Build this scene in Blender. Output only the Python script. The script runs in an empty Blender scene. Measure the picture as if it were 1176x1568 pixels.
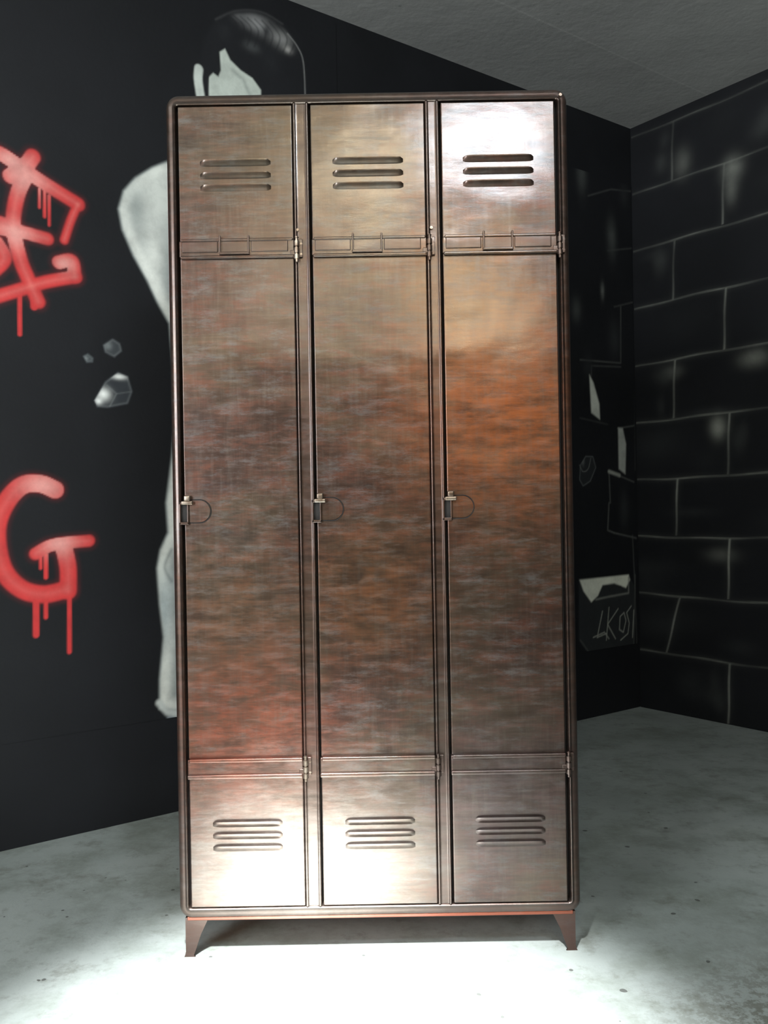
import bpy, bmesh, math, random
import numpy as np
from mathutils import Vector, Matrix
random.seed(4); rng=np.random.default_rng(4)
sc=bpy.context.scene
sc.view_settings.view_transform='Standard'
sc.view_settings.look='None'

# ------------------------------------------------------------- dimensions estimated from image pixels
F=1370.0; S=0.85/616; H=0.937; D=S*F          # focal (image pixels), m per pixel at locker front, eye height, distance
ROLL=math.radians(1.0)
C0=Vector((1.19,4.21,0)); E1=Vector((-0.804,-0.595,0)).normalized(); E2=Vector((0.595,-0.804,0)).normalized()
CH=2.72; LB,LR=7.6,6.8
def ray(u,v):
    du,dv=u-588,v-784
    return (math.cos(ROLL)*du-math.sin(ROLL)*dv)/F, (math.sin(ROLL)*du+math.cos(ROLL)*dv)/F
def back(u,v):   # image pixel -> (distance along back wall from corner, height)
    a,b=ray(u,v); t=(C0.x-a*C0.y)/(a*E1.y-E1.x); return (t, H-b*(C0.y+t*E1.y))
def right(u,v):  # image pixel -> (distance along right wall from corner, height)
    a,b=ray(u,v); t=(C0.x-a*C0.y)/(a*E2.y-E2.x); return (t, H-b*(C0.y+t*E2.y))

# ------------------------------------------------------------- node helpers
class NT:
    def __init__(s,name):
        s.m=bpy.data.materials.new(name); s.m.use_nodes=True; s.t=s.m.node_tree
        s.b=s.t.nodes['Principled BSDF']
    def n(s,ty,**k):
        x=s.t.nodes.new(ty)
        for a,b in k.items(): setattr(x,a,b)
        return x
    def set(s,sock,val):
        if isinstance(val,bpy.types.NodeSocket): s.t.links.new(val,sock)
        else: sock.default_value=val
    def coord(s,kind='Object',scale=(1,1,1),loc=(0,0,0)):
        tc=s.n('ShaderNodeTexCoord'); mp=s.n('ShaderNodeMapping')
        s.t.links.new(tc.outputs[kind],mp.inputs[0]); mp.inputs['Scale'].default_value=scale; mp.inputs['Location'].default_value=loc
        return mp.outputs[0]
    def noise(s,vec,scale,detail=4,rough=.55,dist=0):
        x=s.n('ShaderNodeTexNoise'); s.set(x.inputs['Vector'],vec)
        x.inputs['Scale'].default_value=scale; x.inputs['Detail'].default_value=detail
        x.inputs['Roughness'].default_value=rough; x.inputs['Distortion'].default_value=dist
        return x.outputs['Fac']
    def ramp(s,fac,stops):
        x=s.n('ShaderNodeValToRGB'); s.set(x.inputs[0],fac); e=x.color_ramp.elements
        while len(e)<len(stops): e.new(.5)
        for i,(p,c) in enumerate(stops):
            e[i].position=p; e[i].color=(c,c,c,1) if not hasattr(c,'__len__') else (*c,1)
        return x.outputs[0]
    def mix(s,fac,a,b,mode='MIX'):
        x=s.n('ShaderNodeMix',data_type='RGBA',blend_type=mode)
        s.set(x.inputs[0],fac)
        for i,v in ((6,a),(7,b)):
            if isinstance(v,tuple) and len(v)==3: v=(*v,1)
            s.set(x.inputs[i],v)
        return x.outputs[2]
    def math(s,op,a,b=0.0,clamp=False):
        x=s.n('ShaderNodeMath',operation=op,use_clamp=clamp); s.set(x.inputs[0],a); s.set(x.inputs[1],b); return x.outputs[0]
    def near(s,vec,p,r):
        x=s.n('ShaderNodeVectorMath',operation='DISTANCE'); s.set(x.inputs[0],vec); x.inputs[1].default_value=p
        y=s.n('ShaderNodeMapRange',interpolation_type='SMOOTHSTEP'); s.set(y.inputs[0],x.outputs['Value'])
        y.inputs[1].default_value=0; y.inputs[2].default_value=r; y.inputs[3].default_value=1; y.inputs[4].default_value=0
        return y.outputs[0]
    def bump(s,h,strength,dist,normal=None):
        x=s.n('ShaderNodeBump'); s.set(x.inputs['Height'],h); x.inputs['Strength'].default_value=strength; x.inputs['Distance'].default_value=dist
        if normal is not None: s.set(x.inputs['Normal'],normal)
        return x.outputs[0]
    def out(s,**k):
        for a,v in k.items():
            a=a.replace('_',' ')
            if isinstance(v,tuple) and len(v)==3: v=(*v,1)
            s.set(s.b.inputs[a],v)
        return s.m

# ------------------------------------------------------------- materials
def wall_mat(name,painted):
    k=NT(name); v=k.coord()
    n=k.noise(v,2.2,5); f=k.noise(v,60,3)
    blk=k.ramp(n,[(.3,(.0060,.0065,.0080)),(.7,(.0105,.0112,.0138))])
    col=blk
    if painted:
        at=k.n('ShaderNodeAttribute',attribute_name='Paint')
        g=k.ramp(k.noise(v,14,6,.65),[(.3,.74),(.62,1.0)])
        pc=k.mix(1.0,at.outputs['Color'],g,'MULTIPLY')
        col=k.mix(1.0,blk,pc,'ADD')
    nb=k.bump(f,.25,.002,k.bump(n,.2,.01))
    return k.out(Base_Color=col,Roughness=.62,Specular_IOR_Level=.3,Normal=nb)
M_wall=wall_mat('black_wall_paint',False); M_mural=wall_mat('mural_paint',True)

def floor_mat():
    k=NT('grey_painted_concrete'); v=k.coord()
    a=k.noise(v,1.3,6,.6,.4); b=k.noise(v,5,8,.72); c=k.noise(v,130,3)
    col=k.ramp(a,[(.3,(.225,.25,.232)),(.52,(.30,.33,.312)),(.72,(.38,.41,.39))])
    col=k.mix(k.math('MULTIPLY',k.ramp(b,[(.46,0.),(.66,1.)]),.7),col,(.155,.175,.145))
    col=k.mix(k.math('MULTIPLY',k.ramp(k.noise(k.coord(loc=(4,7,0)),11,8,.75),[(.53,0.),(.65,1.)]),.55),col,(.13,.135,.11))
    vo=k.n('ShaderNodeTexVoronoi',feature='F1'); k.set(vo.inputs['Vector'],v); vo.inputs['Scale'].default_value=15
    d=k.math('LESS_THAN',vo.outputs['Distance'],k.math('MULTIPLY',k.ramp(k.noise(v,19,2),[(.46,0.),(.70,1.)]),.14))
    col=k.mix(k.math('MULTIPLY',d,.8),col,(.06,.06,.055))
    w=k.math('MULTIPLY',k.near(v,(.80,1.55,0),.45),k.ramp(k.noise(v,42,6,.75),[(.48,0.),(.53,1.)]))
    col=k.mix(k.math('MULTIPLY',w,.85,True),col,(.10,.095,.07))
    nb=k.bump(b,.15,.01,k.bump(c,.1,.002))
    return k.out(Base_Color=col,Roughness=k.ramp(b,[(.3,.42),(.7,.6)]),Normal=nb)
M_floor=floor_mat()
def ceil_mat():
    k=NT('raw_concrete_ceiling'); v=k.coord()
    a=k.noise(v,1.6,6,.6); b=k.noise(v,40,4)
    col=k.ramp(a,[(.3,(.48,.475,.46)),(.7,(.58,.575,.55))])
    vo=k.n('ShaderNodeTexVoronoi'); k.set(vo.inputs['Vector'],v); vo.inputs['Scale'].default_value=9
    d=k.math('LESS_THAN',vo.outputs['Distance'],.05)
    col=k.mix(k.math('MULTIPLY',d,.4),col,(.22,.22,.2))
    # formwork board joints running parallel to the back wall
    dp=k.n('ShaderNodeVectorMath',operation='DOT_PRODUCT'); k.set(dp.inputs[0],v); dp.inputs[1].default_value=tuple(E2)
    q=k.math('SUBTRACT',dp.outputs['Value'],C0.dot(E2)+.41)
    fr_=k.math('ABSOLUTE',k.math('SUBTRACT',k.math('FRACT',k.math('ADD',k.math('DIVIDE',q,1.25),.5)),.5))
    ln=k.math('LESS_THAN',fr_,.0035)
    col=k.mix(k.math('MULTIPLY',ln,.25),col,(.85,.84,.8))
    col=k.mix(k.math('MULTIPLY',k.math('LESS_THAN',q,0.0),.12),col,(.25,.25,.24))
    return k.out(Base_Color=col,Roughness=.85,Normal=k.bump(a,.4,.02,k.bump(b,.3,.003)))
M_ceil=ceil_mat()

def locker_mat(name,tint=None,dark=1.0):
    k=NT(name); v=k.coord()
    big=k.noise(v,2.6,6,.65,.4)
    st=k.noise(k.coord(scale=(7,4,24)),1.7,9,.76,.15)      # wiped horizontal strokes
    st2=k.noise(k.coord(scale=(60,5,6),loc=(3,1,2)),1.5,5,.65,.2)   # faint vertical brushing
    scr=k.noise(k.coord(scale=(9,5,130),loc=(1,1,4)),1.2,5,.7,.1)   # fine brush scratches
    wav=k.noise(k.coord(scale=(3.0,4,4.2),loc=(7,0,0)),1.0,2,.5,.3)
    dent=k.noise(k.coord(scale=(9,4,16),loc=(2,0,5)),1.0,2,.5,.2)
    col=k.ramp(big,[(.28,(.050,.032,.026)),(.45,(.068,.040,.030)),(.58,(.082,.056,.038)),(.75,(.070,.055,.046))])
    red=k.math('MULTIPLY',k.ramp(st,[(.47,0.),(.62,1.)]),.48)
    col=k.mix(red,col,(.128,.042,.024))
    gn=k.noise(k.coord(scale=(9,3,32),loc=(0,4,9)),1.7,9,.78,.2)
    gry=k.math('MULTIPLY',k.ramp(gn,[(.50,0.),(.68,1.)]),.50)
    col=k.mix(gry,col,(.112,.120,.124))
    drk=k.math('MULTIPLY',k.ramp(k.noise(k.coord(scale=(5,3,15),loc=(5,2,1)),1.4,8,.74,.3),[(.50,0.),(.68,1.)]),.5)
    col=k.mix(drk,col,(.030,.022,.021))
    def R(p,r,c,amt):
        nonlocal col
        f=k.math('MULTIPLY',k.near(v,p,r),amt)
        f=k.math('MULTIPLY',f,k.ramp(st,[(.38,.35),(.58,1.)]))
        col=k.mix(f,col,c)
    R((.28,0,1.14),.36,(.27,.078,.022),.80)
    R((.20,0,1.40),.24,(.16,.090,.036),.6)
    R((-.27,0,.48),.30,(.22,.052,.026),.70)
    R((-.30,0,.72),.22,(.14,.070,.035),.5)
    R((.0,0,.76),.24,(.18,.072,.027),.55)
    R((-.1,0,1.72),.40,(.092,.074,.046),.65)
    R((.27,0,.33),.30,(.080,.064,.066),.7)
    # floor glare put into the colour as paler steel low on the two left doors
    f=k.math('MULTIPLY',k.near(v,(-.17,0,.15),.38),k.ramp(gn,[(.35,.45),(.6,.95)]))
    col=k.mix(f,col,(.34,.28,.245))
    col=k.mix(k.ramp(st2,[(.45,.0),(.75,.25)]),col,(.12,.10,.085))
    col=k.mix(k.ramp(scr,[(.40,.0),(.7,.35)]),col,k.mix(1.0,col,(1.8,1.75,1.7),'MULTIPLY'))
    if tint: col=k.mix(tint[1],col,tint[0])
    col=k.mix(1.0,col,(dark,dark,dark),'MULTIPLY')
    rg=k.math('ADD',k.ramp(st,[(.35,.28),(.65,.42)]),k.math('MULTIPLY',k.ramp(gn,[(.45,0.),(.66,1.)]),.12))
    nb=k.bump(wav,.26,.03); nb=k.bump(dent,.10,.008,nb); nb=k.bump(st,.08,.003,nb); nb=k.bump(st2,.03,.002,nb); nb=k.bump(scr,.04,.0006,nb)
    return k.out(Base_Color=col,Metallic=.84,Roughness=rg,Normal=nb,Coat_Weight=.6,Coat_Roughness=k.ramp(st2,[(.3,.12),(.7,.20)]),Coat_Normal=nb)
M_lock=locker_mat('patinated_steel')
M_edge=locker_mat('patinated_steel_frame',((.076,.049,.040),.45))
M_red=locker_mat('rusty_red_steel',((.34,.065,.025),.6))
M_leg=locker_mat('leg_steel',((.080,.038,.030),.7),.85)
k=NT('locker_shadow_gap'); M_dark=k.out(Base_Color=(.012,.009,.008),Roughness=.8,Metallic=.0)
k=NT('worn_bright_steel'); vv=k.coord(); M_bright=k.out(Base_Color=k.ramp(k.noise(vv,60,4),[(.35,(.16,.11,.08)),(.65,(.38,.31,.25))]),Metallic=.85,Roughness=.35)

# ------------------------------------------------------------- mesh helpers
def wn(o):
    m=o.modifiers.new('weighted_normal','WEIGHTED_NORMAL'); m.keep_sharp=True; m.weight=100
    return o
def obj(name,verts,faces,mat,parent=None,smooth=False,mats=None,fm=None):
    me=bpy.data.meshes.new(name); me.from_pydata([tuple(v) for v in verts],[],faces); me.update()
    o=bpy.data.objects.new(name,me); sc.collection.objects.link(o)
    for m in (mats or [mat]): me.materials.append(m)
    if fm: 
        for i,x in enumerate(fm): me.polygons[i].material_index=x
    if smooth: me.polygons.foreach_set('use_smooth',[True]*len(me.polygons))
    if parent: o.parent=parent
    return o
def fix(o,angle=None):
    bm=bmesh.new(); bm.from_mesh(o.data); bmesh.ops.recalc_face_normals(bm,faces=bm.faces); bm.to_mesh(o.data); bm.free()
    return o
def boxes(name,lst,mat,parent=None,bev=0.0,seg=3):
    """one object from several axis aligned boxes (x0,x1,y0,y1,z0,z1[,bev])"""
    bm=bmesh.new()
    for b in lst:
        x0,x1,y0,y1,z0,z1=b[:6]; bb=b[6] if len(b)>6 else bev
        t=bmesh.new(); bmesh.ops.create_cube(t,size=1)
        for w in t.verts: w.co=Vector(((x0+x1)/2+w.co.x*(x1-x0),(y0+y1)/2+w.co.y*(y1-y0),(z0+z1)/2+w.co.z*(z1-z0)))
        if bb>0: bmesh.ops.bevel(t,geom=t.edges[:],offset=bb,segments=seg,affect='EDGES',profile=.5)
        me=bpy.data.meshes.new('t'); t.to_mesh(me); t.free(); bm.from_mesh(me); bpy.data.meshes.remove(me)
    me=bpy.data.meshes.new(name); bm.to_mesh(me); bm.free()
    me.polygons.foreach_set('use_smooth',[True]*len(me.polygons))
    me.set_sharp_from_angle(angle=math.radians(50))
    me.materials.append(mat); o=bpy.data.objects.new(name,me); sc.collection.objects.link(o)
    if parent: o.parent=parent
    return wn(o)

# ------------------------------------------------------------- room
def W(t1,t2,z,off=0.0): # t1 along back wall, t2 along right wall
    p=C0+E1*t1+E2*t2; return Vector((p.x,p.y,z))
def slab(name,a,b,c,d,z0,z1,mat):
    pts=[W(*q,0) for q in (a,b,c,d)]
    vs=[(p.x,p.y,z0) for p in pts]+[(p.x,p.y,z1) for p in pts]
    fs=[(0,1,2,3),(7,6,5,4)]+[(i,i+4,(i+1)%4+4,(i+1)%4) for i in range(4)]
    return fix(obj(name,vs,fs,mat))
T=.15
slab('floor',(-T,-T),(LB+T,-T),(LB+T,LR+T),(-T,LR+T),-.15,0,M_floor)
slab('ceiling',(-T,-T),(LB+T,-T),(LB+T,LR+T),(-T,LR+T),CH,CH+.15,M_ceil)
slab('wall_back',(-T,-T),(LB+T,-T),(LB+T,0),(-T,0),0,CH,M_wall)
slab('wall_right',(-T,0),(0,0),(0,LR),(-T,LR),0,CH,M_wall)
slab('wall_left',(LB,0),(LB+T,0),(LB+T,LR),(LB,LR),0,CH,M_wall)
slab('wall_front',(-T,LR),(LB+T,LR),(LB+T,LR+T),(-T,LR+T),0,CH,M_wall)

# ------------------------------------------------------------- mural painting (vertex paint, wall space metres)
def lin(c): 
    c=np.array(c,float)/255.; return np.where(c<=.04045,c/12.92,((c+.055)/1.055)**2.4)
def sm(x): x=np.clip(x,0,1); return x*x*(3-2*x)
class Paint:
    def __init__(s,name,side,t0,t1,z0,z1,res):
        s.name,s.side=name,side
        nx=int((t1-t0)/res)+1; nz=int((z1-z0)/res)+1
        s.nx,s.nz=nx,nz
        s.T,s.Z=np.meshgrid(np.linspace(t0,t1,nx),np.linspace(z0,z1,nz))
        s.C=np.zeros((nz,nx,3))
    def put(s,a,c): 
        a=np.clip(a,0,1)[...,None]; s.C=s.C*(1-a)+lin(c)*a
    def dist(s,pts):
        d=np.full(s.T.shape,9.); 
        for (x0,z0),(x1,z1) in zip(pts[:-1],pts[1:]):
            vx,vz=x1-x0,z1-z0; L=vx*vx+vz*vz+1e-12
            q=np.clip(((s.T-x0)*vx+(s.Z-z0)*vz)/L,0,1)
            d=np.minimum(d,np.hypot(s.T-x0-q*vx,s.Z-z0-q*vz))
        return d
    def stroke(s,pts,w,c,soft=.006,a=1.):
        d=s.dist(pts); s.put(a*sm((w/2+soft/2-d)/soft),c)
    def inside(s,pts):
        r=np.zeros(s.T.shape,bool); n=len(pts)
        for i in range(n):
            (x0,z0),(x1,z1)=pts[i],pts[(i+1)%n]
            if z0==z1: continue
            cnd=((z0>s.Z)!=(z1>s.Z))&(s.T<(x1-x0)*(s.Z-z0)/(z1-z0)+x0); r^=cnd
        return r
    def poly(s,pts,c,soft=.008,a=1.):
        d=s.dist(list(pts)+[pts[0]]); sd=np.where(s.inside(pts),d,-d); s.put(a*sm(sd/soft+.5),c)
        return sd
    def blob(s,p,rx,rz,c,a=1.,clip=None):
        g=np.exp(-(((s.T-p[0])/rx)**2+((s.Z-p[1])/rz)**2))*a
        if clip is not None: g=g*clip
        s.put(g,c)
    def build(s,mat):
        off=.002
        E=E1 if s.side=='back' else E2; N=E2 if s.side=='back' else E1
        P=np.stack([C0.x+E.x*s.T+N.x*off, C0.y+E.y*s.T+N.y*off, s.Z],-1).reshape(-1,3)
        i=np.arange(s.nx*s.nz).reshape(s.nz,s.nx)
        q=np.stack([i[:-1,:-1],i[:-1,1:],i[1:,1:],i[1:,:-1]],-1).reshape(-1,4)
        if s.side=='back': q=q[:,::-1]
        me=bpy.data.meshes.new(s.name); me.vertices.add(len(P)); me.vertices.foreach_set('co',P.ravel())
        me.loops.add(q.size); me.loops.foreach_set('vertex_index',q.ravel().astype(np.int32))
        me.polygons.add(len(q)); me.polygons.foreach_set('loop_start',np.arange(0,q.size,4,dtype=np.int32))
        me.update(calc_edges=True)
        at=me.attributes.new('Paint','FLOAT_COLOR','POINT')
        c=np.concatenate([s.C.reshape(-1,3),np.ones((len(P),1))],1); at.data.foreach_set('color',c.ravel().astype(np.float32))
        me.materials.append(mat); o=bpy.data.objects.new(s.name,me); sc.collection.objects.link(o); return o
def BP(l): return [back(*p) for p in l]
def curve(l,n=8):
    """catmull-rom through points"""
    P=[l[0]]+list(l)+[l[-1]]; o=[]
    for i in range(1,len(P)-2):
        for k_ in range(n):
            t=k_/n; r=[]
            for j in (0,1):
                a,b,c,d=P[i-1][j],P[i][j],P[i+1][j],P[i+2][j]
                r.append(.5*((2*b)+(-a+c)*t+(2*a-5*b+4*c-d)*t*t+(-a+3*b-3*c+d)*t**3))
            o.append(tuple(r))
    o.append(tuple(l[-1])); return o

# --- one sprayed mural on the back wall : lettering, figure and floating rocks
tl=back(-90,700)[0]; tr=back(520,400)[0]
g=f=Paint('graffiti_mural','back',tr,tl,.30,2.70,.0036)
RED=(205,52,50); PINK=(238,150,140)
up=[([(-10,232),(8,240),(60,276),(119,313)],.040),([(119,313),(108,338),(98,368)],.024),([(50,240),(36,258),(16,270)],.042),
    ([(40,268),(26,300),(20,345),(30,395),(44,430),(58,462)],.040),([(0,350),(20,352),(72,366)],.036),
    ([(-10,456),(30,444),(70,432),(116,424)],.036),([(114,424),(110,400),(90,402)],.038),([(-6,372),(6,395),(-8,412)],.04),
    ([(0,345),(20,352)],.05),([(-60,250),(-40,300),(-55,380),(-30,430)],.04)]
gg=[([(84,750),(62,741),(35,743),(12,765),(-4,800),(-4,840),(8,878),(35,903),(68,910),(102,902)],.050),
    ([(104,905),(104,870),(98,840)],.048),([(54,848),(82,834),(136,828)],.034)]
drips=[(30,450,512,.012),(68,290,332,.009),(75,300,345,.008),(60,290,318,.007),(55,915,972,.018),(70,915,945,.012),(106,900,998,.013),(70,850,884,.012),(52,455,470,.02),(62,850,870,.009)]
for l,w in up+gg: g.stroke(curve(BP(l)),w+.012,(120,20,22),.03,.35)
for x,y0,y1,w in drips: g.stroke(BP([(x,y0),(x,y1)]),w,RED,.006)
for l,w in up+gg: g.stroke(curve(BP(l)),w,RED,.010)
for i,(l,w) in enumerate(up+gg): g.stroke(curve(BP(l)),w*.12,PINK,w*.8,.42 if i<len(up) else .28)
for p,r in (((40,275),.06),((25,360),.05),((98,405),.03),((65,745),.06),((90,832),.05),((15,245),.04)):
    b=back(*p); pm=sm((g.C[...,0]-.2)/.2); g.blob(b,r,r*.8,(240,185,175),.6,pm)

# figure : bent torso and thigh seen from the side, arm raised to the head
body=BP([(252,248),(232,256),(206,272),(188,292),(180,320),(186,352),(203,392),(224,430),(240,464),(258,496),(268,620),(262,700),(253,770),(256,815),
  (244,842),(239,870),(243,925),(249,975),(243,1040),(243,1086),(300,1092),(420,1080),(440,860),(400,700),(430,560),(455,380),(430,260),(340,225)])
sd=f.poly(body,(150,156,153),.012)
ins=sm(sd/.01)
edge=np.exp(-((sd-.02)/.025)**2)*ins
f.put(edge*.9,(236,238,230))
f.blob(back(240,300),.09,.12,(225,228,220),.8,ins); f.blob(back(207,315),.03,.07,(150,157,154),.6,ins)
f.blob(back(235,395),.035,.12,(246,248,240),.85,ins); f.blob(back(252,930),.03,.12,(170,186,190),.7,ins)
f.blob(back(345,620),.18,.3,(60,64,64),.6,ins)
f.poly(BP([(256,1092),(252,1130),(262,1185),(266,1215),(300,1215),(300,1092)]),(130,138,142),.012)
f.stroke(BP([(243,1076),(256,1090),(300,1096)]),.02,(205,210,206),.015)
f.stroke(curve(BP([(262,842),(252,868),(262,890)])),.006,(90,98,100),.02,.7)
# head with dark hair
hd=BP(curve([(330,28),(362,16),(400,18),(432,36),(455,66),(466,100),(467,150),(440,200),(370,230),(325,200),(308,120),(312,60)]))
sh=f.poly(hd,(10,10,11),.02); ih=sm(sh/.02)
for (p,rx,rz,c,a) in (((392,36),.05,.028,(150,150,150),.9),((430,60),.04,.028,(150,150,148),.85),((368,27),.03,.013,(112,112,112),.7),
  ((385,72),.03,.018,(70,72,72),.8),((345,50),.03,.03,(26,27,28),.8),((415,95),.03,.04,(24,25,26),.9),((440,76),.016,.012,(180,178,174),.8),
  ((408,48),.012,.02,(30,30,31),.8),((378,52),.02,.012,(20,20,21),.8)):
    f.blob(back(*p),rx,rz,c,a,ih)
for i in range(10):
    x=346+i*11; f.stroke(curve(BP([(x,22+i*2),(x+16,38+i*3),(x+10,66+i*2)])),.005,(12,12,13),.009,.6)
f.stroke(curve(BP([(330,30),(362,17),(400,19),(432,37)])),.004,(70,70,70),.012,.7)
f.stroke(curve(BP([(440,52),(455,72),(464,96),(467,150)])),.004,(150,150,148),.006,.7)
# fingers + hand
f.stroke(curve(BP([(304,106),(303,122),(307,150)])),.030,(215,222,214),.008)
f.poly(BP([(336,80),(344,75),(352,92),(368,108),(386,120),(399,138),(399,200),(322,200),(318,120),(326,112),(334,118),(338,108)]),(208,216,206),.008)
f.stroke(BP([(356,108),(372,122),(384,150)]),.008,(150,158,152),.02,.7)
f.stroke(BP([(318,106),(316,160)]),.010,(14,14,15),.006)
# floating rocks
def rock(P,pts,base,hi,hp):
    s_=P.poly(BP(pts),base,.006); i_=sm(s_/.006)
    P.put(np.exp(-((s_-.003)/.004)**2)*i_*.5,(120,124,124))
    for (p,rx,rz,a) in hp: P.blob(back(*p),rx,rz,hi,a,i_)
rock(f,[(126,545),(134,541),(143,548),(142,555),(132,556)],(60,66,68),(140,145,145),[((131,549),.008,.006,.7)])
rock(f,[(157,528),(172,518),(184,526),(187,538),(175,548),(160,540)],(58,62,65),(125,130,130),[((165,530),.012,.012,.8)])
rock(f,[(143,613),(160,584),(180,569),(196,576),(203,600),(196,619),(165,625),(148,624)],(46,50,54),(250,252,248),[((158,604),.02,.018,1),((182,577),.022,.008,.9),((150,614),.012,.01,1)])
f.stroke(BP([(163,590),(178,603),(168,622)]),.003,(120,124,124),.006,.8); f.stroke(BP([(178,603),(200,600)]),.003,(100,104,104),.006,.7)
f.build(M_mural)

# --- broken blocks next to the corner
b=Paint('mural_falling_blocks','back',0.006,.9,.30,2.45,.0045)
LG=(96,98,94)
lines=[([(972,294),(935,290),(900,300)],.4),([(970,380),(930,384)],.35),([(950,470),(950,556),(888,551)],.6),([(972,462),(940,470)],.4),
 ([(970,652),(945,656)],.6),([(970,738),(932,722),(934,770)],.7),([(974,824),(940,816),(930,812),(932,770)],.8),([(968,820),(972,905)],.5),
 ([(905,575),(905,560),(950,562)],.4),([(972,908),(975,1000),(962,1070)],.35),([(888,640),(930,650)],.25),([(972,300),(972,720)],.25)]
for l,a in lines: b.stroke(BP(l),.006,LG,.010,a)
for (p,rx,rz,c,a) in (((890,265),.03,.08,(72,75,72),.8),((936,365),.03,.08,(75,78,75),.8),((882,475),.03,.05,(68,71,68),.7),((955,300),.03,.05,(34,35,34),.8),
  ((940,520),.04,.08,(40,42,42),.8),((955,780),.03,.08,(42,44,44),.8),((900,560),.03,.05,(34,36,36),.7),((922,446),.012,.035,(96,99,95),.9)):
    b.blob(back(*p),rx,rz,c,a)
b.poly(BP([(902,574),(908,586),(917,618),(918,642),(905,632)]),(200,203,193),.014)
b.poly(BP([(946,655),(953,656),(958,680),(957,726),(947,718)]),(170,173,166),.014)
b.stroke(BP([(932,722),(948,728)]),.016,(145,148,140),.012)
rock(b,[(887,712),(896,697),(908,698),(913,716),(904,738),(892,746),(886,735)],(28,30,30),(120,123,120),[((892,706),.01,.02,.6)])
b.stroke(curve(BP([(887,712),(892,722),(900,718),(904,702)])),.004,(120,122,118),.006,.7)
b.poly(BP([(886,888),(962,880),(972,900),(970,992),(908,1010),(886,980)]),(36,38,38),.012)
b.poly(BP([(887,888),(962,880),(964,888),(958,900),(940,893),(922,896),(915,912),(905,922),(893,905)]),(225,227,212),.012)
b.stroke(BP([(962,884),(962,908),(930,914),(912,918)]),.008,(130,132,125),.01,.8)
b.stroke(BP([(932,905),(938,897),(950,898),(955,905)]),.006,(30,30,30),.006,.9)
b.stroke(BP([(888,980),(908,1008),(970,992)]),.006,(80,82,78),.01,.8); b.stroke(BP([(970,992),(972,880)]),.005,(95,97,92),.01,.6)
tag=[[(922,936),(914,976),(928,970)],[(932,930),(928,980)],[(946,932),(930,956),(942,978)],[(949,944),(955,938),(958,950),(954,968),(948,964),(949,944)],
     [(966,928),(959,938),(963,954),(961,970),(950,980)],[(970,934),(968,976)],[(908,976),(925,968),(932,978)]]
for l in tag: b.stroke(BP(l),.0055,(150,152,143),.005,.9)
b.build(M_mural)

# --- painted block wall
r=Paint('mural_block_wall','right',0.006,3.2,0.0,2.70,.005)
jr=np.random.default_rng(11)
wob=.003*np.sin(r.T*7+r.Z*3)+.0018*np.sin(r.T*19+1.3)
low=np.clip(1.20-.55*np.abs(r.Z-1.1),.12,1)*np.clip(.5+r.T*1.2,.5,1)           # fainter towards the ceiling and in the corner
var=np.clip(.64+.42*np.sin(r.T*11+r.Z*17)*np.sin(r.T*5.3-r.Z*6),.15,1)
# cloudy airbrush over the whole wall
for _ in range(110):
    r.blob((jr.uniform(0,3.1),jr.uniform(.1,2.6)),jr.uniform(.04,.16),jr.uniform(.02,.08),(38,40,39) if jr.random()<.55 else (3,3,4),jr.uniform(.2,.7))
for (u,v_,rx,rz,a) in ((1100,655,.035,.045,.8),(1122,258,.045,.05,.45),(1155,548,.06,.035,.5),(1030,570,.05,.03,.25),(1120,290,.03,.06,.3),(1105,850,.07,.03,.25),(1045,250,.04,.06,.25)):
    r.blob(right(u,v_),rx,rz,(160,162,152),a)
for t_ in (.95,1.45,1.9,2.5): 
    for z_ in (1.43,2.2,.9): r.blob((t_+jr.uniform(-.1,.1),z_),.06,.035,(120,122,114),.35)
for k_ in range(1,11):
    z=.267*k_; d=np.abs(r.Z-z-wob)
    r.put(np.exp(-(d/.017)**2)*.42*low*var,(68,70,66))
    r.put(sm((.0070-d)/.009)*low*var*.85,(160,162,152))
for row in range(0,10):
    base=.475 if row%2==0 else .221
    for n in range(-1,7):
        x=base+.508*n+jr.normal(0,.004)
        if x<0.02: continue
        m=(r.Z>.267*row+.004)&(r.Z<.267*(row+1)-.004)
        lean=.05*(r.Z-.267*(row+.5)) if not (row==1 and n==0) else .30*(r.Z-.267*1.5)-.03
        d=np.abs(r.T-x-lean-.002*np.sin(r.Z*24)); amp=(.6+.4*jr.random())*(.7+.3*np.sin(r.Z*14+row*2))
        r.put(np.exp(-(d/.022)**2)*.42*low*m*amp,(64,66,62))
        r.put(sm((.0083-d)/.009)*m*low*amp*.9,(174,176,166))
        # dim airbrushed sheen beside some joints
        if jr.random()<.55:
            sgn=-1 if jr.random()<.6 else 1
            for q in range(3):
                r.blob((x+sgn*(.03+.05*jr.random()),.267*row+.06+.15*jr.random()),.02+.04*jr.random(),.02+.05*jr.random(),(60,62,59),.35,m*np.ones_like(low))
r.build(M_mural)

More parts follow.
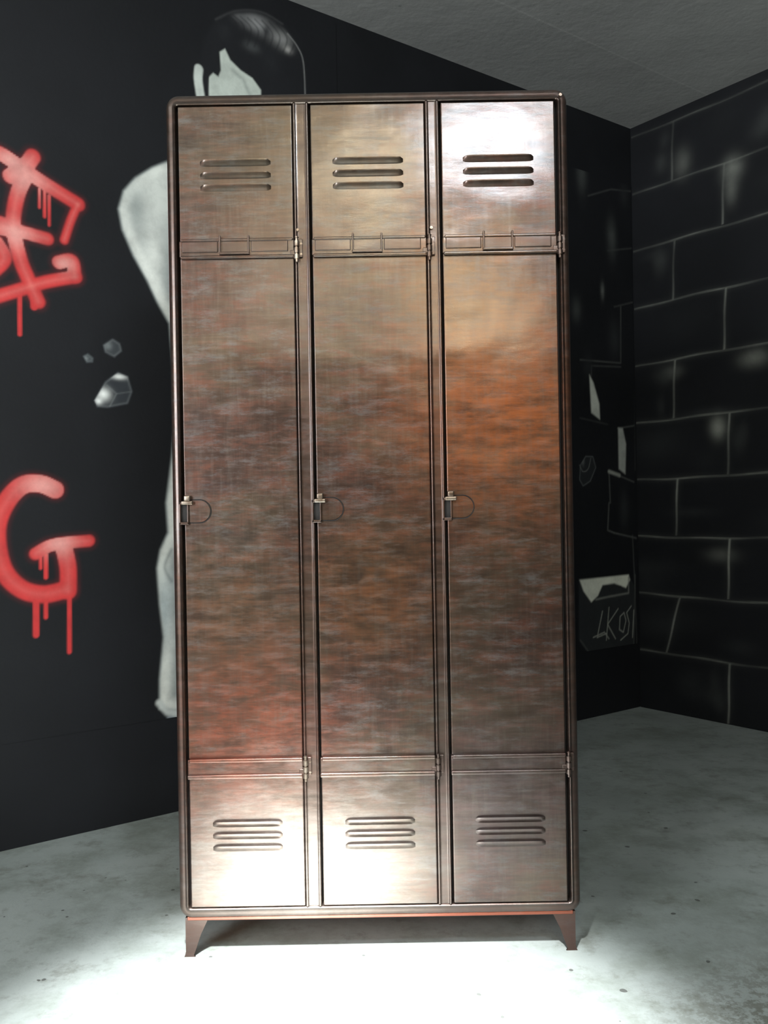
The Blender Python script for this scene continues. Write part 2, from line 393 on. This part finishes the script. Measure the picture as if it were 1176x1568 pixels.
# ------------------------------------------------------------- locker
PX0=-16.5
L=bpy.data.objects.new('metal_locker',None); sc.collection.objects.link(L); L.location=(PX0*S,D,0)
def X(p): return (p-PX0)*S
def Z(p): return H-p*S
ox0,ox1,oz0,oz1=X(-325),X(292),Z(620),Z(-646)
def rrect(ins_x,ins_z,R,y,n=8):
    x0,x1,z0,z1=ox0+ins_x,ox1-ins_x,oz0+ins_z,oz1-ins_z; pts=[]
    for cx,cz,a0 in ((x1-R,z1-R,0),(x0+R,z1-R,90),(x0+R,z0+R,180),(x1-R,z0+R,270)):
        for i in range(n+1):
            a=math.radians(a0+90*i/n); pts.append((cx+R*math.cos(a),y,cz+R*math.sin(a)))
    return pts
prof=[(0,0,.48),(0,0,.015)]+[(.013*(1-math.cos(a)),.013*(1-math.cos(a)),.002+.013*(1-math.sin(a))) for a in np.linspace(.25,math.pi/2,6)]
prof+=[(.0155,.0175,.002),(.0170,.0195,-.0005),(.0192,.0222,-.0022),(.0212,.0246,-.0008),(.0222,.0262,.003),(.0222,.0262,.022)]
vs=[];fs=[];N=36
for (ix,iz,y) in prof: vs+=rrect(ix,iz,max(.027-ix,.005),y)
for j in range(len(prof)-1):
    for i in range(N): fs.append((j*N+i,j*N+(i+1)%N,(j+1)*N+(i+1)%N,(j+1)*N+i))
fs.append(tuple(range(N)))
fr=fix(obj('casing',vs,fs,M_edge,L,True)); fr.data.set_sharp_from_angle(angle=math.radians(60)); wn(fr)
boxes('inner_back',[(ox0+.01,ox1-.01,.021,.03,oz0+.01,oz1-.01)],M_dark,L)
boxes('bottom_rim',[(ox0+.016,ox1-.016,.006,.46,oz0-.004,oz0+.004)],M_red,L,.002)

doorsx=[(-307,-130.5),(-104.5,72),(95,271)]
# mullions : channel with a bead on each side
for i,(a,c) in enumerate(((-130.5,-104.5),(72,95))):
    x0,x1=X(a)+.0010,X(c)-.0012; w=x1-x0; R_=.0033
    p=[(0,.022),(0,.001)]+[(R_-R_*math.cos(t),.001-.0045*math.sin(t)) for t in np.linspace(0,math.pi,9)][1:]
    p+=[(w*.32,.002),(w*.68,.002)]+[(w-R_-R_*math.cos(t),.001-.0045*math.sin(t)) for t in np.linspace(0,math.pi,9)]+[(w,.022)]
    vs=[(x0+q,y,zz) for zz in (Z(601),Z(-627)) for q,y in p]; n=len(p)
    o=fix(obj(f'mullion_{i+1}',vs,[(j,j+1,n+j+1,n+j) for j in range(n-1)],M_edge,L,True)); o.data.set_sharp_from_angle(angle=math.radians(60)); wn(o)

def louvre(cx,cz,w,h,dep,y0,flip=-1):
    vs=[];nx=28;nt=8
    for i in range(nx+1):
        u=-1+2*i/nx; e=max(0,1-abs(u)**10)**.5; x=cx+u*w/2
        for j in range(nt+1):
            t=j/nt; hh=h*(.55+.45*e)
            z=h/2-(h-hh)/2-t*hh; y=y0-dep*e*math.sin(min(1,t*1.02)*math.pi/2)**1.1
            vs.append((x,y,cz+flip*z))
        vs.append((x,y0+.0005,cz+flip*(-h/2+(h-h*(.55+.45*e))/2+.002*e)))
    n=nt+2; fs=[];fm=[]
    for i in range(nx):
        for j in range(n-1):
            q=(i*n+j,(i+1)*n+j,(i+1)*n+j+1,i*n+j+1)
            fs.append(q if flip>0 else q[::-1]); fm.append(1 if j==n-2 else 0)
    return vs,fs,fm
def join_mesh(name,parts,mats,parent):
    V=[];Fc=[];FM=[]
    for v,fc,m in parts:
        o=len(V); V+=v; Fc+=[tuple(a+o for a in q) for q in fc]; FM+=m
    o=obj(name,V,Fc,None,parent,True,mats,FM); o.data.set_sharp_from_angle(angle=math.radians(55)); return o
def cyl(bm,p,r,h,axis='Z',seg=20,bev=.0006):
    t=bmesh.new(); bmesh.ops.create_cone(t,cap_ends=True,segments=seg,radius1=r,radius2=r,depth=h)
    bmesh.ops.bevel(t,geom=[e for e in t.edges if len(e.link_faces)==2 and any(len(f_.verts)>4 for f_ in e.link_faces)],offset=bev,segments=2,affect='EDGES')
    M=Matrix.Translation(p)@(Matrix.Rotation(math.pi/2,4,'X') if axis=='Y' else Matrix.Rotation(math.pi/2,4,'Y') if axis=='X' else Matrix.Identity(4))
    bmesh.ops.transform(t,matrix=M,verts=t.verts); me=bpy.data.meshes.new('t'); t.to_mesh(me); t.free(); bm.from_mesh(me); bpy.data.meshes.remove(me)
def bmobj(name,bm,mat,parent):
    me=bpy.data.meshes.new(name); bm.to_mesh(me); bm.free(); me.polygons.foreach_set('use_smooth',[True]*len(me.polygons))
    me.set_sharp_from_angle(angle=math.radians(50)); me.materials.append(mat); o=bpy.data.objects.new(name,me); sc.collection.objects.link(o); o.parent=parent; return wn(o)

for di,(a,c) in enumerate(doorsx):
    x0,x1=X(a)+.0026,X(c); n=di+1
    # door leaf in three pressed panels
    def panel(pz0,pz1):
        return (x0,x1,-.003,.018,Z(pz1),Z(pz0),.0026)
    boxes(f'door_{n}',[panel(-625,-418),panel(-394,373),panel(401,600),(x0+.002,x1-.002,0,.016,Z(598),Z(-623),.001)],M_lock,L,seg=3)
    # cross straps with rolled edges
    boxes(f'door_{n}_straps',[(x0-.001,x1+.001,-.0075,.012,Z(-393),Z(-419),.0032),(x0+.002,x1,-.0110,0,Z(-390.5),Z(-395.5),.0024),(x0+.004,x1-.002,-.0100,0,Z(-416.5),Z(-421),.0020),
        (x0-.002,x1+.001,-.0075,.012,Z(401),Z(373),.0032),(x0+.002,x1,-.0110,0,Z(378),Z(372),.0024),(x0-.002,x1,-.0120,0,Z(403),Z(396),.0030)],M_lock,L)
    # card holder on the upper strap
    cx=(X(a)+X(c))/2-.003
    hx=.032
    boxes(f'door_{n}_card_holder',[(cx-hx,cx-hx+.004,-.0145,-.003,Z(-397),Z(-425),.0014),(cx+hx-.004,cx+hx,-.0145,-.003,Z(-397),Z(-425),.0014),
        (cx-hx,cx+hx,-.0145,-.003,Z(-396),Z(-400),.0014),(cx-hx+.003,cx+hx-.003,-.0086,-.004,Z(-399),Z(-415),.0003),
        (x0+.006,cx-hx-.003,-.0098,-.003,Z(-400),Z(-417),.002),(cx+hx+.003,x1-.012,-.0098,-.003,Z(-400),Z(-417),.002)],M_edge,L,seg=3)
    # louvres
    lv=[]
    for q in (-537,-518,-499): lv.append(louvre((X(a)+X(c))/2+.001,Z(q),.149,.0135,.0075,-.003))
    for q in (473,491.5,510): lv.append(louvre((X(a)+X(c))/2+.003,Z(q),.147,.0135,.0075,-.003))
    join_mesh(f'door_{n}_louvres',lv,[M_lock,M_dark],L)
    # hinges
    bm=bmesh.new()
    hxp=X(c)+.006
    for q in (-405,387):
        for dz,hh in ((-.0185,.011),(-.005,.012),(.009,.012)): cyl(bm,(hxp,-.008,Z(q)+dz),.0058,hh,bev=.001)
        cyl(bm,(hxp,-.008,Z(q)-.004),.0034,.052)
        cyl(bm,(hxp,-.008,Z(q)+.022),.0048,.004,bev=.0015)
    for q in (-405,387):
        for dx in (.010,): 
            for dz in (-.012,.010): cyl(bm,(hxp+dx-.001,-.003,Z(q)+dz),.0032,.004,'Y',bev=.001)
    bmobj(f'door_{n}_hinges',bm,M_bright if di<1 else M_edge,L)  # first door's brighter steel puts the light its hinges catch into the colour
    boxes(f'door_{n}_hinge_leaves',[(hxp-.014,hxp,-.0085,-.002,Z(q)-.020,Z(q)-.004,.0015) for q in (-405,387)]+[(hxp,hxp+.012,-.0045,.002,Z(q)-.018,Z(q)+.020,.0012) for q in (-405,387)],M_edge,L,seg=2)
    # latch : bracket, tongue, D-shaped escutcheon
    lx=X(a); zc=Z(-6)
    bm=bmesh.new(); R=.0245; xs=lx+.008; xc=lx+.059-R
    pts=[(xs,zc-R)]+[(xc+R*math.sin(t),zc-R*math.cos(t)) for t in np.linspace(0,math.pi,25)]+[(xs,zc+R)]
    def plate(pts,y0,y1):
        f0=[bm.verts.new((p[0],y0,p[1])) for p in pts]; f1=[bm.verts.new((p[0],y1,p[1])) for p in pts]; bm.faces.new(f0)
        for i in range(len(pts)): bm.faces.new((f0[i],f0[(i+1)%len(pts)],f1[(i+1)%len(pts)],f1[i]))
    mid=(xc,zc)
    inner=[(mid[0]+(p[0]-mid[0])*.93,mid[1]+(p[1]-mid[1])*.93) for p in pts]
    plate(inner,-.0050,-.002)
    bmesh.ops.recalc_face_normals(bm,faces=bm.faces)
    bmobj(f'door_{n}_latch_plate',bm,M_lock,L)
    cu=bpy.data.curves.new(f'door_{n}_latch_rim','CURVE'); cu.dimensions='3D'; cu.bevel_depth=.0011; cu.bevel_resolution=2
    sp=cu.splines.new('POLY'); sp.points.add(len(pts)-1); sp.use_cyclic_u=True
    for i,p in enumerate(pts): sp.points[i].co=(p[0],-.0034,p[1],1)
    o=bpy.data.objects.new(cu.name,cu); sc.collection.objects.link(o); o.parent=L; cu.materials.append(M_dark)
    boxes(f'door_{n}_latch_bracket',[(lx-.008,lx+.012,-.010,.003,zc+.014,zc+.020,.0015),(lx-.008,lx+.012,-.010,.003,zc-.028,zc-.022,.0015),
        (lx-.008,lx-.003,-.010,.003,zc-.028,zc+.020,.0015),(lx+.009,lx+.013,-.0085,.0,zc-.028,zc+.020,.001)],M_edge,L,seg=2)
    boxes(f'door_{n}_latch_tongue',[(lx-.002,lx+.022,-.014,-.003,zc+.014,zc+.022,.002),(lx+.003,lx+.017,-.013,-.003,zc+.021,zc+.034,.003)],M_bright,L,seg=2)
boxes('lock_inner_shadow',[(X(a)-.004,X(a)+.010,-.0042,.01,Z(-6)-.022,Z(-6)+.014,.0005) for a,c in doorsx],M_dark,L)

# legs (tapered pressed L sections, foot pad)
def leg(name,sx,fy):
    bx=ox0+.012 if sx<0 else ox1-.012; i_=-sx; by=.008 if fy<0 else .462; j_=-fy
    def sec(w,d,z,o_x=0): 
        t=.004
        P=[(0,0),(w,0),(w,t),(t,t),(t,d),(0,d)]
        return [(bx+i_*(p[0]-o_x),by+j_*p[1],z) for p in P]
    lv=[sec(.050,.050,oz0+.002),sec(.044,.044,oz0-.010),sec(.032,.032,oz0-.035),sec(.020,.020,.012),sec(.019,.02,.004,.002),sec(.024,.024,.0,.004)]
    vs=[p for s_ in lv for p in s_]; fs=[]
    for j in range(len(lv)-1):
        for q in range(6): fs.append((j*6+q,j*6+(q+1)%6,(j+1)*6+(q+1)%6,(j+1)*6+q))
    fs+= [tuple(range(6)),tuple((len(lv)-1)*6+q for q in range(6))]
    fix(obj(name,vs,fs,M_leg,L))
leg('leg_1',-1,-1); leg('leg_2',1,-1); leg('leg_3',-1,1); leg('leg_4',1,1)
# rivets at frame corners
bm=bmesh.new()
for px,py in ((281,-634),(279,388),(-133+8,-434),(80,-434)): cyl(bm,(X(px),-.001,Z(py)),.0032,.004,'Y',bev=.001)
bmobj('casing_rivets',bm,M_bright,L)

# ------------------------------------------------------------- lights
def aim(o,tgt): o.rotation_euler=(Vector(tgt)-o.location).to_track_quat('-Z','Y').to_euler()
def area(name,loc,tgt,sx,sy,P,col):
    d=bpy.data.lights.new(name,'AREA'); d.shape='RECTANGLE'; d.size=sx; d.size_y=sy; d.energy=P; d.color=col
    o=bpy.data.objects.new(name,d); sc.collection.objects.link(o); o.location=loc; aim(o,tgt); return o
area('skylight_lamp',(.50,-.25,2.62),(.3,1.6,1.2),.5,.28,32,(.80,.91,1))
area('warm_lamp',(-.13,-.85,2.62),(0,2,1.2),.30,.18,8,(1,.88,.60))
area('warm_lamp.001',(.67,-2.5,2.30),(.2,2,1.2),.17,.12,13,(1,.90,.62))
area('warm_lamp.002',(-.73,-2.8,2.55),(0,2,1.2),.24,.17,9,(1,.88,.62))
area('warm_lamp.003',(.05,-3.0,2.35),(0,2,1.2),.18,.13,5,(1,.9,.68))
area('door_daylight',(-2.6,-1.4,1.6),(0.3,3.0,1.0),1.4,1.8,170,(.9,.96,1))  # unseen fill light added at the left, no opening modelled there
def spot(name,loc,tgt,P,deg):
    d=bpy.data.lights.new(name,'SPOT'); d.energy=P; d.spot_size=math.radians(deg); d.spot_blend=1.0; d.shadow_soft_size=.06; d.color=(.95,.98,1)
    o=bpy.data.objects.new(name,d); sc.collection.objects.link(o); o.location=loc; aim(o,tgt)
spot('floor_spot',(-.3,.35,2.65),(-.12,1.42,0),3400,30)
spot('floor_spot.001',(-.42,.30,2.65),(-.20,1.38,0),10000,18)  # narrower inner spot, added to strengthen the floor glare in the lower doors
w=bpy.data.worlds.new('World'); sc.world=w; w.use_nodes=True; w.node_tree.nodes['Background'].inputs[0].default_value=(.8,.9,1,1); w.node_tree.nodes['Background'].inputs[1].default_value=.3

# ------------------------------------------------------------- camera
cd=bpy.data.cameras.new('camera'); cam=bpy.data.objects.new('camera',cd); sc.collection.objects.link(cam); sc.camera=cam
cd.sensor_fit='VERTICAL'; cd.sensor_height=36; cd.lens=36*F/1568; cd.clip_start=.02
cam.matrix_world=Matrix.Translation((0,0,H))@Matrix.Rotation(math.pi/2,4,'X')@Matrix.Rotation(-ROLL,4,'Z')
